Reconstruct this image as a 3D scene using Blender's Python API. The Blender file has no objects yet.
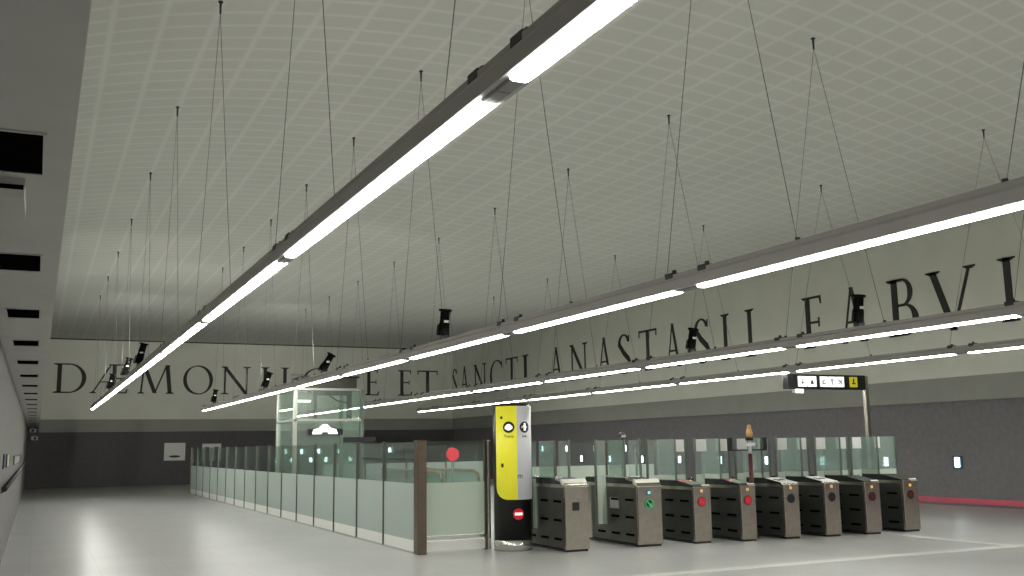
import bpy, bmesh, math, random
from mathutils import Vector, Matrix
random.seed(4)
S = bpy.context.scene
COL = S.collection
PI = math.pi

# ------------------------------------------------------------------ materials
def mat(name, color, rough=.6, metal=0., spec=.5, emit=None, strength=0., noise=0., nscale=6., bump=0., coat=0.):
    m = bpy.data.materials.new(name); m.use_nodes = True
    nt = m.node_tree; b = nt.nodes['Principled BSDF']
    b.inputs['Base Color'].default_value = (*color, 1)
    b.inputs['Roughness'].default_value = rough
    b.inputs['Metallic'].default_value = metal
    b.inputs['Specular IOR Level'].default_value = spec
    if coat: b.inputs['Coat Weight'].default_value = coat
    if emit:
        b.inputs['Emission Color'].default_value = (*emit, 1)
        b.inputs['Emission Strength'].default_value = strength
    if noise or bump:
        tc = nt.nodes.new('ShaderNodeTexCoord')
        nz = nt.nodes.new('ShaderNodeTexNoise'); nz.inputs['Scale'].default_value = nscale
        nz.inputs['Detail'].default_value = 5
        nt.links.new(tc.outputs['Object'], nz.inputs['Vector'])
        if noise:
            r = nt.nodes.new('ShaderNodeMapRange')
            r.inputs['From Min'].default_value = .3; r.inputs['From Max'].default_value = .7
            r.inputs['To Min'].default_value = 1 - noise; r.inputs['To Max'].default_value = 1 + noise
            nt.links.new(nz.outputs['Fac'], r.inputs['Value'])
            v = nt.nodes.new('ShaderNodeVectorMath'); v.operation = 'SCALE'
            v.inputs[0].default_value = color
            nt.links.new(r.outputs['Result'], v.inputs['Scale'])
            nt.links.new(v.outputs['Vector'], b.inputs['Base Color'])
        if bump:
            bp = nt.nodes.new('ShaderNodeBump'); bp.inputs['Strength'].default_value = bump
            nt.links.new(nz.outputs['Fac'], bp.inputs['Height'])
            nt.links.new(bp.outputs['Normal'], b.inputs['Normal'])
    return m

def glass_mat(name, tint, gloss_tint=(.9, 1, .96), refl=.5, haze=.025):
    """thin architectural glass: see-through tint plus a Fresnel mirror"""
    m = bpy.data.materials.new(name); m.use_nodes = True
    nt = m.node_tree; nt.nodes.clear()
    out = nt.nodes.new('ShaderNodeOutputMaterial')
    tr = nt.nodes.new('ShaderNodeBsdfTransparent'); tr.inputs['Color'].default_value = (*tint, 1)
    gl = nt.nodes.new('ShaderNodeBsdfGlossy'); gl.inputs['Color'].default_value = (*gloss_tint, 1)
    gl.inputs['Roughness'].default_value = .03
    fr = nt.nodes.new('ShaderNodeFresnel'); fr.inputs['IOR'].default_value = 1.5
    mu = nt.nodes.new('ShaderNodeMath'); mu.operation = 'MULTIPLY'; mu.inputs[1].default_value = refl
    mx = nt.nodes.new('ShaderNodeMixShader')
    nt.links.new(fr.outputs[0], mu.inputs[0]); nt.links.new(mu.outputs[0], mx.inputs[0])
    nt.links.new(tr.outputs[0], mx.inputs[1]); nt.links.new(gl.outputs[0], mx.inputs[2])
    df = nt.nodes.new('ShaderNodeBsdfDiffuse'); df.inputs[0].default_value = (.84, .88, .85, 1)
    hz = nt.nodes.new('ShaderNodeMixShader'); hz.inputs[0].default_value = haze
    nt.links.new(mx.outputs[0], hz.inputs[1]); nt.links.new(df.outputs[0], hz.inputs[2])
    nt.links.new(hz.outputs[0], out.inputs[0])
    return m

def film_mat(name, color, clear=.15, tint=(.8, .9, .84)):
    m = bpy.data.materials.new(name); m.use_nodes = True
    nt = m.node_tree; nt.nodes.clear()
    out = nt.nodes.new('ShaderNodeOutputMaterial')
    df = nt.nodes.new('ShaderNodeBsdfDiffuse'); df.inputs[0].default_value = (*color, 1)
    tl = nt.nodes.new('ShaderNodeBsdfTranslucent'); tl.inputs[0].default_value = (*color, 1)
    tr = nt.nodes.new('ShaderNodeBsdfTransparent'); tr.inputs[0].default_value = (*tint, 1)
    a = nt.nodes.new('ShaderNodeMixShader'); a.inputs[0].default_value = .5
    b = nt.nodes.new('ShaderNodeMixShader'); b.inputs[0].default_value = clear
    nt.links.new(df.outputs[0], a.inputs[1]); nt.links.new(tl.outputs[0], a.inputs[2])
    nt.links.new(a.outputs[0], b.inputs[1]); nt.links.new(tr.outputs[0], b.inputs[2])
    nt.links.new(b.outputs[0], out.inputs[0])
    return m

def ceiling_mat():
    """painted panels with pale ribs: one set runs along the hall, the other crosses it in shallow arcs"""
    m = bpy.data.materials.new('ribbed_ceiling_paint'); m.use_nodes = True
    nt = m.node_tree; b = nt.nodes['Principled BSDF']; b.inputs['Roughness'].default_value = .85
    b.inputs['Specular IOR Level'].default_value = .2
    N = nt.nodes.new; L = nt.links.new
    tc = N('ShaderNodeTexCoord'); sp = N('ShaderNodeSeparateXYZ'); L(tc.outputs['Object'], sp.inputs[0])
    def math_(op, a, bb=None):
        n = N('ShaderNodeMath'); n.operation = op
        for i, v in enumerate((a, bb)):
            if v is None: continue
            if isinstance(v, (int, float)): n.inputs[i].default_value = v
            else: L(v, n.inputs[i])
        return n.outputs[0]
    ex_ = math_('EXPONENT', math_('MULTIPLY', sp.outputs['X'], -1/4.))
    g = math_('ADD', math_('MULTIPLY', sp.outputs['X'], .32), math_('MULTIPLY', ex_, 5.1))
    v = math_('SUBTRACT', sp.outputs['Y'], g)
    def rib(coord, period, width):
        f = math_('FRACT', math_('DIVIDE', coord, period))
        d = math_('ABSOLUTE', math_('SUBTRACT', f, .5))          # .5 at the rib
        d = math_('SUBTRACT', .5, d)                             # 0 at the rib
        r = N('ShaderNodeMapRange'); r.interpolation_type = 'SMOOTHSTEP'
        r.inputs['From Min'].default_value = 0; r.inputs['From Max'].default_value = width
        r.inputs['To Min'].default_value = 1; r.inputs['To Max'].default_value = 0
        L(d, r.inputs['Value']); return r.outputs['Result']
    ribs = math_('MAXIMUM', rib(sp.outputs['X'], .59, .12), rib(v, .42, .16))
    nz = N('ShaderNodeTexNoise'); nz.inputs['Scale'].default_value = .6; nz.inputs['Detail'].default_value = 4
    L(tc.outputs['Object'], nz.inputs['Vector'])
    mx = N('ShaderNodeMix'); mx.data_type = 'RGBA'
    mx.inputs[6].default_value = (.67, .675, .62, 1); mx.inputs[7].default_value = (.765, .77, .715, 1)
    L(ribs, mx.inputs[0])
    mr = N('ShaderNodeMapRange'); mr.inputs['To Min'].default_value = .93; mr.inputs['To Max'].default_value = 1.07
    L(nz.outputs['Fac'], mr.inputs['Value'])
    sc = N('ShaderNodeVectorMath'); sc.operation = 'SCALE'
    L(mx.outputs[2], sc.inputs[0]); L(mr.outputs['Result'], sc.inputs['Scale'])
    L(sc.outputs['Vector'], b.inputs['Base Color'])
    return m

def floor_mat():
    m = bpy.data.materials.new('terrazzo_floor'); m.use_nodes = True
    nt = m.node_tree; b = nt.nodes['Principled BSDF']
    N = nt.nodes.new; L = nt.links.new
    tc = N('ShaderNodeTexCoord')
    n1 = N('ShaderNodeTexNoise'); n1.inputs['Scale'].default_value = .7; n1.inputs['Detail'].default_value = 6
    n2 = N('ShaderNodeTexNoise'); n2.inputs['Scale'].default_value = 45; n2.inputs['Detail'].default_value = 2
    for n in (n1, n2): L(tc.outputs['Object'], n.inputs['Vector'])
    br = N('ShaderNodeTexBrick'); br.offset = 0
    br.inputs['Scale'].default_value = 1; br.inputs['Brick Width'].default_value = .9; br.inputs['Row Height'].default_value = .9
    br.inputs['Mortar Size'].default_value = .006
    br.inputs['Color1'].default_value = (1, 1, 1, 1); br.inputs['Color2'].default_value = (.96, .96, .96, 1)
    br.inputs['Mortar'].default_value = (.8, .8, .8, 1)
    L(tc.outputs['Object'], br.inputs['Vector'])
    ad = N('ShaderNodeMath'); ad.operation = 'ADD'; L(n1.outputs['Fac'], ad.inputs[0])
    mu = N('ShaderNodeMath'); mu.operation = 'MULTIPLY'; mu.inputs[1].default_value = .35; L(n2.outputs['Fac'], mu.inputs[0]); L(mu.outputs[0], ad.inputs[1])
    mr = N('ShaderNodeMapRange'); mr.inputs['From Min'].default_value = .4; mr.inputs['From Max'].default_value = 1.
    mr.inputs['To Min'].default_value = .40; mr.inputs['To Max'].default_value = .49
    L(ad.outputs[0], mr.inputs['Value'])
    sc = N('ShaderNodeVectorMath'); sc.operation = 'SCALE'; L(br.outputs['Color'], sc.inputs[0]); L(mr.outputs['Result'], sc.inputs['Scale'])
    tn = N('ShaderNodeVectorMath'); tn.operation = 'MULTIPLY'; tn.inputs[1].default_value = (1, 1.0, .985); L(sc.outputs[0], tn.inputs[0])
    L(tn.outputs[0], b.inputs['Base Color'])
    b.inputs['Roughness'].default_value = .30
    b.inputs['Specular IOR Level'].default_value = .65
    return m

LAMP = 33.
UP_FILL = 6.3  # strength of the added upward fill
M = dict(
    floor=floor_mat(), ceiling=ceiling_mat(),
    cream=mat('cream_wall', (.74, .745, .665), .85, spec=.2, noise=.03, nscale=1.2),
    fascia=mat('beam_grey', (.33, .33, .30), .8, noise=.05, nscale=1.5),
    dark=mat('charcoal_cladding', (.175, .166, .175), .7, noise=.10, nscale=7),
    far_shaded=mat('shaded_end_cladding', (.105, .10, .107), .7, noise=.10, nscale=7),  # same cladding as the right wall, the end's dimmer light put into the colour
    left=mat('grey_render', (.185, .18, .172), .85, noise=.12, nscale=9),
    soffit=mat('soffit_paint', (.50, .495, .47), .85, noise=.04, nscale=3),
    red_line=mat('red_skirting', (.62, .10, .16), .5),
    pale=mat('pale_stone_strip', (.62, .62, .58), .4),
    housing=mat('lamp_housing', (.36, .345, .33), .5, metal=.1),
    bracket=mat('black_bracket', (.02, .02, .02), .5),
    up_fill=mat('ceiling_fill_strip', (.9, .9, .9), .5, emit=(1., .995, .93), strength=UP_FILL),  # added fill glow for the ceiling
    diff=mat('lamp_diffuser', (.9, .9, .9), .5, emit=(1., .995, .93), strength=LAMP),
    endcap=mat('lamp_end_plate', (.20, .195, .18), .5, metal=.2),
    cable=mat('steel_cable', (.13, .13, .125), .7),
    matte=mat('matte_black', (.008, .008, .008), .9, spec=.05),
    black=mat('black_plastic', (.012, .012, .014), .4),
    ink=mat('lettering_black', (.035, .034, .03), .7),
    steel=mat('brushed_steel', (.48, .43, .38), .27, metal=.94, noise=.10, nscale=10),
    slim=mat('slim_post', (.10, .10, .085), .4, metal=.4),
    bronze=mat('post_steel', (.17, .13, .10), .35, metal=.7, noise=.1, nscale=9),
    polished=mat('polished_steel', (.75, .74, .70), .22, metal=.9),
    side=mat('gate_side_dark', (.035, .035, .032), .4, noise=.1, nscale=8),
    side_grey=mat('gate_side_grey', (.085, .08, .068), .4, metal=.3, noise=.15, nscale=6),
    slot=mat('slot_black', (.004, .004, .004), 1., spec=0.),
    lid=mat('gate_lid_black', (.02, .02, .022), .25),
    white=mat('white_sign', (.80, .80, .78), .5),
    bright_floor=mat('bright_floor_band', (.93, .93, .89), .45),  # white in place of the bright floor behind the clear glass foot
    cap=mat('white_cap', (.82, .80, .72), .4),
    red_led=mat('red_led', (.36, .005, .02), .4, emit=(1, .01, .03), strength=.26),
    red_dim=mat('red_led_dim', (.09, .01, .008), .4, emit=(1, .06, .03), strength=.02),
    green_led=mat('green_led', (.02, .25, .08), .4, emit=(.1, .8, .3), strength=.35),
    amber=mat('amber_reader', (.7, .42, .12), .4, emit=(1, .6, .2), strength=.35),
    teal=mat('teal_reader', (.1, .5, .5), .4, emit=(.4, .9, .9), strength=.5),
    red_mark=mat('red_lid_mark', (.40, .07, .06), .4),
    green_mark=mat('green_lid_mark', (.12, .17, .11), .4),
    yellow=mat('yellow_panel', (.80, .74, .03), .4, emit=(.9, .85, .05), strength=.30),
    grey_panel=mat('grey_panel', (.62, .62, .63), .4, emit=(.9, .9, .92), strength=.10),
    totem_black=mat('totem_black', (.006, .006, .007), .3),
    sign_white=mat('lit_pictogram', (.85, .85, .85), .4, emit=(1, 1, 1), strength=.9),
    sign_yellow=mat('lit_yellow', (.75, .66, .03), .4, emit=(1, .9, .05), strength=.18),
    spotlight=mat('wall_light', (.8, .9, 1), .4, emit=(.80, .93, 1), strength=5.5),
    lift_lamp=mat('lift_lamp', (.9, .9, .9), .4, emit=(1, 1, .95), strength=4.),
    blue_rim=mat('blue_rim', (.03, .06, .10), .5),
    red_disc=mat('red_disc', (.72, .03, .05), .5, emit=(1, .05, .08), strength=.25),
    orange=mat('orange_beacon', (.62, .34, .12), .4),
    maroon=mat('maroon_pole', (.11, .02, .03), .5),
    frame_teal=mat('lift_frame', (.16, .20, .17), .4, metal=.5),
    pale_steel=mat('pale_steel', (.50, .52, .47), .4, metal=.4),
    brown=mat('brown_rail', (.23, .19, .13), .5),
    blue=mat('blue_poster', (.05, .06, .22), .5),
    lime=mat('lime_poster', (.55, .62, .35), .5),
    glass=glass_mat('clear_glass', (.92, .965, .945)),
    gate_glass=glass_mat('teal_glass', (.90, .96, .94), refl=.7, haze=.12),
    lift_glass=glass_mat('lift_glass', (.90, .96, .92), refl=.6, haze=.09),
    film=film_mat('frosted_film', (.72, .75, .73), .22),
    film_pale=film_mat('pale_film', (.86, .88, .82), .25),
)

# ------------------------------------------------------------------ mesh helpers
class MB:
    def __init__(s): s.bm = bmesh.new(); s.mi = 0
    def _setmi(s, faces):
        for f in faces: f.material_index = s.mi
    def box(s, x0, x1, y0, y1, z0, z1, bev=0.):
        a = len(s.bm.faces)
        vs = [s.bm.verts.new((x, y, z)) for x in (x0, x1) for y in (y0, y1) for z in (z0, z1)]
        F = [s.bm.faces.new([vs[i] for i in q]) for q in ((0,1,3,2),(4,6,7,5),(0,4,5,1),(2,3,7,6),(0,2,6,4),(1,5,7,3))]
        s._setmi(F)
        if bev:
            ed = list({e for f in F for e in f.edges})
            r = bmesh.ops.bevel(s.bm, geom=ed, offset=bev, segments=2, affect='EDGES', profile=.5)
            s._setmi(r['faces'])
        return s
    def prism(s, pts, axis, a, b):
        """2D polygon extruded along axis from a to b; axis 'x': pts are (y,z); 'y': (x,z); 'z': (x,y)"""
        def p(u, v, t): return {'x': (t, u, v), 'y': (u, t, v), 'z': (u, v, t)}[axis]
        A = [s.bm.verts.new(p(u, v, a)) for u, v in pts]; B = [s.bm.verts.new(p(u, v, b)) for u, v in pts]
        F = [s.bm.faces.new(A), s.bm.faces.new(B[::-1])]
        n = len(pts)
        for i in range(n): F.append(s.bm.faces.new([A[i], B[i], B[(i+1) % n], A[(i+1) % n]]))
        s._setmi(F); return s
    def tube(s, p, q, r, n=10, r2=None, cap=True):
        p, q = Vector(p), Vector(q); d = (q - p).normalized(); r2 = r if r2 is None else r2
        h = Vector((0, 0, 1)) if abs(d.z) < .9 else Vector((1, 0, 0))
        u = d.cross(h).normalized(); v = d.cross(u)
        A = [s.bm.verts.new(p + r * (math.cos(t) * u + math.sin(t) * v)) for t in [2*PI*i/n for i in range(n)]]
        B = [s.bm.verts.new(q + r2 * (math.cos(t) * u + math.sin(t) * v)) for t in [2*PI*i/n for i in range(n)]]
        F = []
        for i in range(n):
            f = s.bm.faces.new([A[i], B[i], B[(i+1) % n], A[(i+1) % n]]); f.smooth = True; F.append(f)
        if cap: F += [s.bm.faces.new(A), s.bm.faces.new(B[::-1])]
        s._setmi(F); return s
    def lathe(s, prof, cx=0, cy=0, n=32):
        """profile of (radius, z) turned round the vertical through (cx, cy)"""
        R = []
        for r, z in prof:
            R.append([s.bm.verts.new((cx + r*math.cos(2*PI*i/n), cy + r*math.sin(2*PI*i/n), z)) for i in range(n)])
        F = []
        for a, b in zip(R, R[1:]):
            for i in range(n):
                f = s.bm.faces.new([a[i], a[(i+1) % n], b[(i+1) % n], b[i]]); f.smooth = True; F.append(f)
        F += [s.bm.faces.new(R[0][::-1]), s.bm.faces.new(R[-1])]
        s._setmi(F); return s
    def sphere(s, c, r, sx=1, sy=1, sz=1):
        m = Matrix.Translation(c) @ Matrix.Diagonal((sx, sy, sz, 1))
        g = bmesh.ops.create_uvsphere(s.bm, u_segments=16, v_segments=10, radius=r, matrix=m)
        for v in g['verts']:
            for f in v.link_faces: f.smooth = True; f.material_index = s.mi
        return s
    def build(s, name, material, parent=None, loc=(0, 0, 0)):
        bmesh.ops.recalc_face_normals(s.bm, faces=s.bm.faces)
        me = bpy.data.meshes.new(name); s.bm.to_mesh(me); s.bm.free()
        for mm in (material if isinstance(material, (list, tuple)) else [material]): me.materials.append(mm)
        o = bpy.data.objects.new(name, me); COL.objects.link(o)
        o.location = loc
        if parent: o.parent = parent
        return o

def tag(o, label, cat, group=None):
    o['label'] = label; o['category'] = cat
    if group: o['group'] = group
    return o
def thing(name, label, cat, loc=(0, 0, 0), group=None, rz=0):
    o = bpy.data.objects.new(name, None); COL.objects.link(o); o.location = loc; o.rotation_euler.z = rz
    o.empty_display_size = .2
    return tag(o, label, cat, group)
def struct(o): o['kind'] = 'structure'; return o
def dup(root, loc, label, group=None):
    def cp(o, parent):
        c = o.copy(); COL.objects.link(c)
        if parent: c.parent = parent
        for ch in list(o.children): cp(ch, c)
        return c
    r = cp(root, None); r.location = loc; r['label'] = label
    if group: r['group'] = group
    return r
ORD = ['first','second','third','fourth','fifth','sixth','seventh','eighth','ninth','tenth','eleventh','twelfth','thirteenth',
       'fourteenth','fifteenth','sixteenth','seventeenth','eighteenth','nineteenth','twentieth','twenty-first','twenty-second']

# ------------------------------------------------------------------ the hall
XL, XR, YF, YB, ZC, ZS, XE = -.40, 20.9, 52.3, -5.0, 7.06, 2.83, .07
struct(MB().box(XL-.3, XR+.5, YB-.3, YF+.5, -.3, 0).build('floor', M['floor']))
struct(MB().box(XE-.2, XR+.5, YB-.3, YF+.5, ZC, ZC+.3).build('ceiling', M['ceiling']))
struct(MB().box(XL-.25, XL, YB, YF+.1, 0, ZS+.3).build('wall_left', M['left']))
# soffit slab and the upright above its edge
s = MB(); s.box(XL, XE, YB, YF, ZS, ZS+.3); struct(s.build('trim_1', M['soffit']))
struct(MB().box(XE-.2, XE, YB, YF, ZS+.3, ZC).build('trim_2', M['soffit']))
def two_tone(name, axis, at, a, b, sign):
    """upper cream wall overhanging a darker clad lower wall; the beam between is its own trim"""
    s = MB()
    def bx(d0, d1, z0, z1):
        lo, hi = sorted((at + sign*d0, at + sign*d1))
        if axis == 'y': s.box(a, b, lo, hi, z0, z1)
        else: s.box(lo, hi, a, b, z0, z1)
    s.mi = 0; bx(0, .3, 3.2, ZC)
    s.mi = 1; bx(.12, .3, 0, 2.6)
    return struct(s.build(name, [M['cream'], M['far_shaded' if axis == 'y' else 'dark']]))
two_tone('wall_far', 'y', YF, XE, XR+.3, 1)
struct(MB().box(XL, XE, YF+.12, YF+.3, 0, 3.1).build('wall_corner', M['far_shaded']))
two_tone('wall_right', 'x', XR, YB, YF+.3, 1)
struct(MB().box(XE, XR+.05, YF+.05, YF+.3, 2.6, 3.2).build('trim_3', M['fascia']))
struct(MB().box(XE, XR, YF-.02, YF+.05, ZC-.055, ZC).build('trim_6', M['ink']))
struct(MB().box(XR+.05, XR+.3, YB, YF, 2.6, 3.2).build('trim_4', M['fascia']))
struct(MB().box(XL-.3, XR+.3, YB-.3, YB, 0, ZC).build('wall_back', M['cream']))
struct(MB().box(XR+.09, XR+.12, YB, YF, .06, .19).build('baseboard_right', M['red_line']))
# pale stone strips let into the floor
struct(MB().box(3.0, 20.9, 11.0, 11.24, -.01, .003).box(13.75, 13.95, 11.24, 13.45, -.01, .003).build('trim_5', M['pale']))

# ------------------------------------------------------------------ hanging rows of luminaires
ROWNAME = ['leftmost', 'second-from-left', 'third-from-left', 'rightmost']
ROWS = [  # x, z of the lit underside, joints, far end
    (1.75, 3.14, [-.45, 3.76, 7.98, 12.32, 16.49, 20.7, 24.9, 29.1, 33.3, 39.39-2.0], 39.39),
    (4.78, 2.87, [-.2, 3.25, 6.70, 10.15, 13.62, 17.05, 20.5, 23.95, 27.5, 30.9], 33.46),
    (9.26, 2.89, [-.4, 3.3, 7.0, 10.70, 14.42, 18.15, 21.84, 25.5, 29.2, 32.9, 36.6], 39.83),
    (14.9, 3.13, [-.5, 3.9, 8.3, 12.72, 17.2, 21.6, 26.05, 30.4, 34.8, 39.15], 41.26)]
DIFF = [M['diff']]
for k_ in (1.0, 1.35, 1.8):
    m_ = M['diff'].copy(); m_.node_tree.nodes['Principled BSDF'].inputs['Emission Strength'].default_value = LAMP*k_; DIFF.append(m_)
def luminaire(x, z, y0, y1, label, group, ri=0):
    L = y1 - y0
    t = thing('pendant_strip_lamp', label, 'lamp', (x, y0, z), group)
    s = MB()   # extruded profile with chamfered shoulders
    s.prism([(-.07,.035),(.07,.035),(.07,.112),(.05,.14),(-.05,.14),(-.07,.112)], 'y', .0, L)
    s.box(-.052, -.044, 0, L, .13, .17).box(.044, .052, 0, L, .13, .17)  # lips added to hide the fill strip's glow from below
    s.build('housing', M['housing'], t)
    d = MB(); d.prism([(-.045,.036),(-.043,.022),(-.026,.015),(.026,.015),(.043,.022),(.045,.036)], 'y', .16, L-.16)
    d.build('diffuser', DIFF[ri], t)
    e = MB(); e.prism([(-.043,.036),(-.034,.022),(.034,.022),(.043,.036)], 'y', .004, .157)
    e.build('end_plate', M['endcap'], t)
    e = MB(); e.prism([(-.043,.036),(-.034,.022),(.034,.022),(.043,.036)], 'y', L-.157, L-.004)
    e.build('end_plate', M['endcap'], t)
    MB().box(-.035, .035, .35, L-.35, .141, .146).build('ceiling_fill_strip', M['up_fill'], t)  # glowing strip added on top of the housing to brighten the ceiling
    for yy in (.16, L-.30):
        b = MB(); b.box(-.054, .054, yy, yy+.12, .138, .190, .008); b.box(-.012, .012, yy+.04, yy+.07, .18, .218)
        b.build('junction_box', M['bracket'], t)
    return t
for ri, (x, z, js, end) in enumerate(ROWS):
    ys = js + [end]; n = len(ys) - 1
    for k in range(n):
        f = n - 1 - k
        where = 'at the far end of' if f == 0 else f'{ORD[f]} from the far end in'
        luminaire(x, z, ys[k], ys[k+1],
            f'lit strip lamp {where} the {ROWNAME[ri]} hanging row', f'strip lamps of the {ROWNAME[ri]} hanging row', ri)
# suspension cables: a ceiling anchor with two wires down to the row
def cables(x, z, ya, f1, f2, label, group):
    t = thing('suspension_cable', label, 'cable', (x, ya, ZC), group)
    a = MB(); a.lathe([(.012, -.16), (.016, -.02), (.03, -.015), (.03, 0)], n=10); a.build('ceiling_anchor', M['bracket'], t)
    for f in (f1, f2):
        MB().tube((0, 0, -.15), (0, f - ya, z + .15 - ZC), .0031, 6).build('wire', M['cable'], t)
        MB().tube((0, f - ya, z + .147 - ZC), (0, f - ya, z + .2 - ZC), .018, 8).build('wire_grip', M['bracket'], t)
CAB = {0: [(3.3, 2.3, 4.48), (7.41, 6.5, 8.42), (11.9, 10.57, 12.46+.8), (16.06, 14.9, 17.2), (20.25, 19.1, 21.4), (24.6, 23.4, 25.8), (28.9, 27.7, 30.1), (33.2, 32, 34.4), (37.4, 36.4, 38.5)],
       1: [(2.6, 1.6, 3.70), (6.15, 5.39, 7.03), (9.6, 8.73, 10.5), (13.1, 12.2, 14.0), (16.55, 15.6, 17.5), (20, 19.1, 20.9), (23.5, 22.6, 24.4), (27, 26, 28), (30.4, 29.5, 31.3)],
       2: [(2.6, 1.7, 3.5), (6.3, 5.4, 7.2), (9.9, 9.0, 10.8), (13.37, 12.4, 14.3), (16.9, 16, 17.8), (20.45, 19.5, 21.4), (24.03, 23.1, 24.9), (27.7, 26.8, 28.6), (31.4, 30.5, 32.3), (35, 34.1, 35.9), (38.5, 37.8, 39.2)],
       3: [(3.7, 2.6, 4.8), (7.8, 6.7, 8.9), (11.87, 10.8, 13.0), (15.98, 14.9, 17.1), (20.2, 19.1, 21.3), (24.5, 23.4, 25.6), (28.8, 27.7, 29.9), (33.1, 32, 34.2), (37.4, 36.3, 38.5)]}
for ri, (x, z, js, end) in enumerate(ROWS):
    n = len(CAB[ri])
    for k, (ya, f1, f2) in enumerate(CAB[ri]):
        f = n - 1 - k
        w = 'farthest' if f == 0 else f'{ORD[f]} from the far end of the'
        lab = (f'farthest V of two steel wires holding the {ROWNAME[ri]} lamp row' if f == 0 else
               f'V of two steel wires, {ORD[f]} from the far end of the {ROWNAME[ri]} lamp row')
        cables(x, z, ya, f1, f2, lab, f'wire pairs holding the {ROWNAME[ri]} lamp row')
# black spotlights standing on the rows
def spotlight(x, y, z, lean, h, label):
    t = thing('spotlight', label, 'spotlight', (x, y, z), 'black spotlights standing on the lamp rows')
    MB().box(-.05, .05, -.05, .05, 0, .05, .006).tube((0, 0, .03), (0, 0, .12), .02).build('bracket', M['bracket'], t)
    a = Vector((-.02, 0, .06)); d = Vector((lean, -.12, 1)).normalized()
    MB().tube(a, a + d*h*.45, .075, 16, .068).tube(a + d*h*.45, a + d*h, .062, 16, .062).tube(a + d*(h-.03), a + d*h, .085, 16)  .build('body', M['matte'], t)
    c = a + d*h*.5
    MB().box(c.x-.03, c.x+.03, c.y-.075, c.y-.06, c.z-.015, c.z+.015).build('label_plate', M['white'], t)
    MB().tube(a + Vector((-.09, 0, 0)), a + d*h*.4 + Vector((-.085, 0, 0)), .012, 6).tube(a + Vector((-.09, 0, 0)), a + Vector((.0, 0, 0)), .012, 6).build('yoke', M['bracket'], t)
for a in [(1.75, 20.9, 3.311, .22, .40, 'black spotlight atop the leftmost lamp row, nearest of its three'),
          (1.75, 24.3, 3.311, .22, .40, 'black spotlight atop the leftmost lamp row, middle of its three'),
          (1.75, 29.6, 3.311, .16, .40, 'black spotlight atop the leftmost lamp row, farthest of its three'),
          (4.78, 12.2, 3.041, .04, .34, 'upright black spotlight atop the second-from-left row, above the glass fence corner'),
          (4.78, 18.4, 3.041, .55, .34, 'strongly tilted black spotlight above the glass lift on the second-from-left row'),
          (4.78, 23.7, 3.041, .32, .36, 'tilted black spotlight left of the lift on the second-from-left row'),
          (4.78, 31.2, 3.041, .12, .36, 'farthest black spotlight at the end of the second-from-left row'),
          (9.26, 13.0, 3.061, .12, .32, 'black spotlight in front of the last S of ANASTASII'),
          (9.26, 9.42, 3.061, .02, .34, 'black spotlight in front of the A of FABVLI')]:
    spotlight(*a)

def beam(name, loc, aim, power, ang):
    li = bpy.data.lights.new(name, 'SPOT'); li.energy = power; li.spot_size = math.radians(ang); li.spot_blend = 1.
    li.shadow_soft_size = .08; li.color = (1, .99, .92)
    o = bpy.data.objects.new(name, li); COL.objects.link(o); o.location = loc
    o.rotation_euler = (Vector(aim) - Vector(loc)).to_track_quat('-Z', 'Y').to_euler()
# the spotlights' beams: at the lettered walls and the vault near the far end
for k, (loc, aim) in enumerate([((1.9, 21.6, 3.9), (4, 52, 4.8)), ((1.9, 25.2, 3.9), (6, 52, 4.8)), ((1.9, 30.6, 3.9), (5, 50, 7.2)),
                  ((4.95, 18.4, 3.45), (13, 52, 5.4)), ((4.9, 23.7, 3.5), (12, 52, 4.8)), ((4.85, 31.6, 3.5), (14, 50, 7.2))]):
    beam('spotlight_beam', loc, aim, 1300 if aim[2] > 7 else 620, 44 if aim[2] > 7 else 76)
# ------------------------------------------------------------------ the inscription
def bar(p, q, w):
    p, q = Vector(p), Vector(q); d = (q - p).normalized(); n = Vector((-d.y, d.x)) * w / 2
    return [tuple(p + n), tuple(q + n), tuple(q - n), tuple(p - n)]
def vbar(x0, y0, x1, y1, w):     # stroke with horizontal ends
    return [(x0 - w/2, y0), (x1 - w/2, y1), (x1 + w/2, y1), (x0 + w/2, y0)]
def serif(x, y, w):              # flat foot or head with slight brackets
    h = .035; s = 1 if y < .5 else -1
    return [(x - w/2, y), (x + w/2, y), (x + w/2, y + s*h*.6), (x + w*.22, y + s*h*1.6), (x - w*.22, y + s*h*1.6), (x - w/2, y + s*h*.6)]
def arc(cx, cy, rx, ry, a0, a1, tmin, tmax, n=18, phase=0.):
    """ring piece; thick at the sides, thin at top and foot"""
    P = []
    for i in range(n + 1):
        t = math.radians(a0 + (a1 - a0) * i / n)
        w = tmin + (tmax - tmin) * abs(math.cos(t - math.radians(phase))) ** 1.5
        P.append(((cx + rx*math.cos(t), cy + ry*math.sin(t)), (cx + (rx - w)*math.cos(t), cy + (ry - w*.8)*math.sin(t))))
    return [[P[i][0], P[i+1][0], P[i+1][1], P[i][1]] for i in range(n)]
T, t_ = .125, .05
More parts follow.
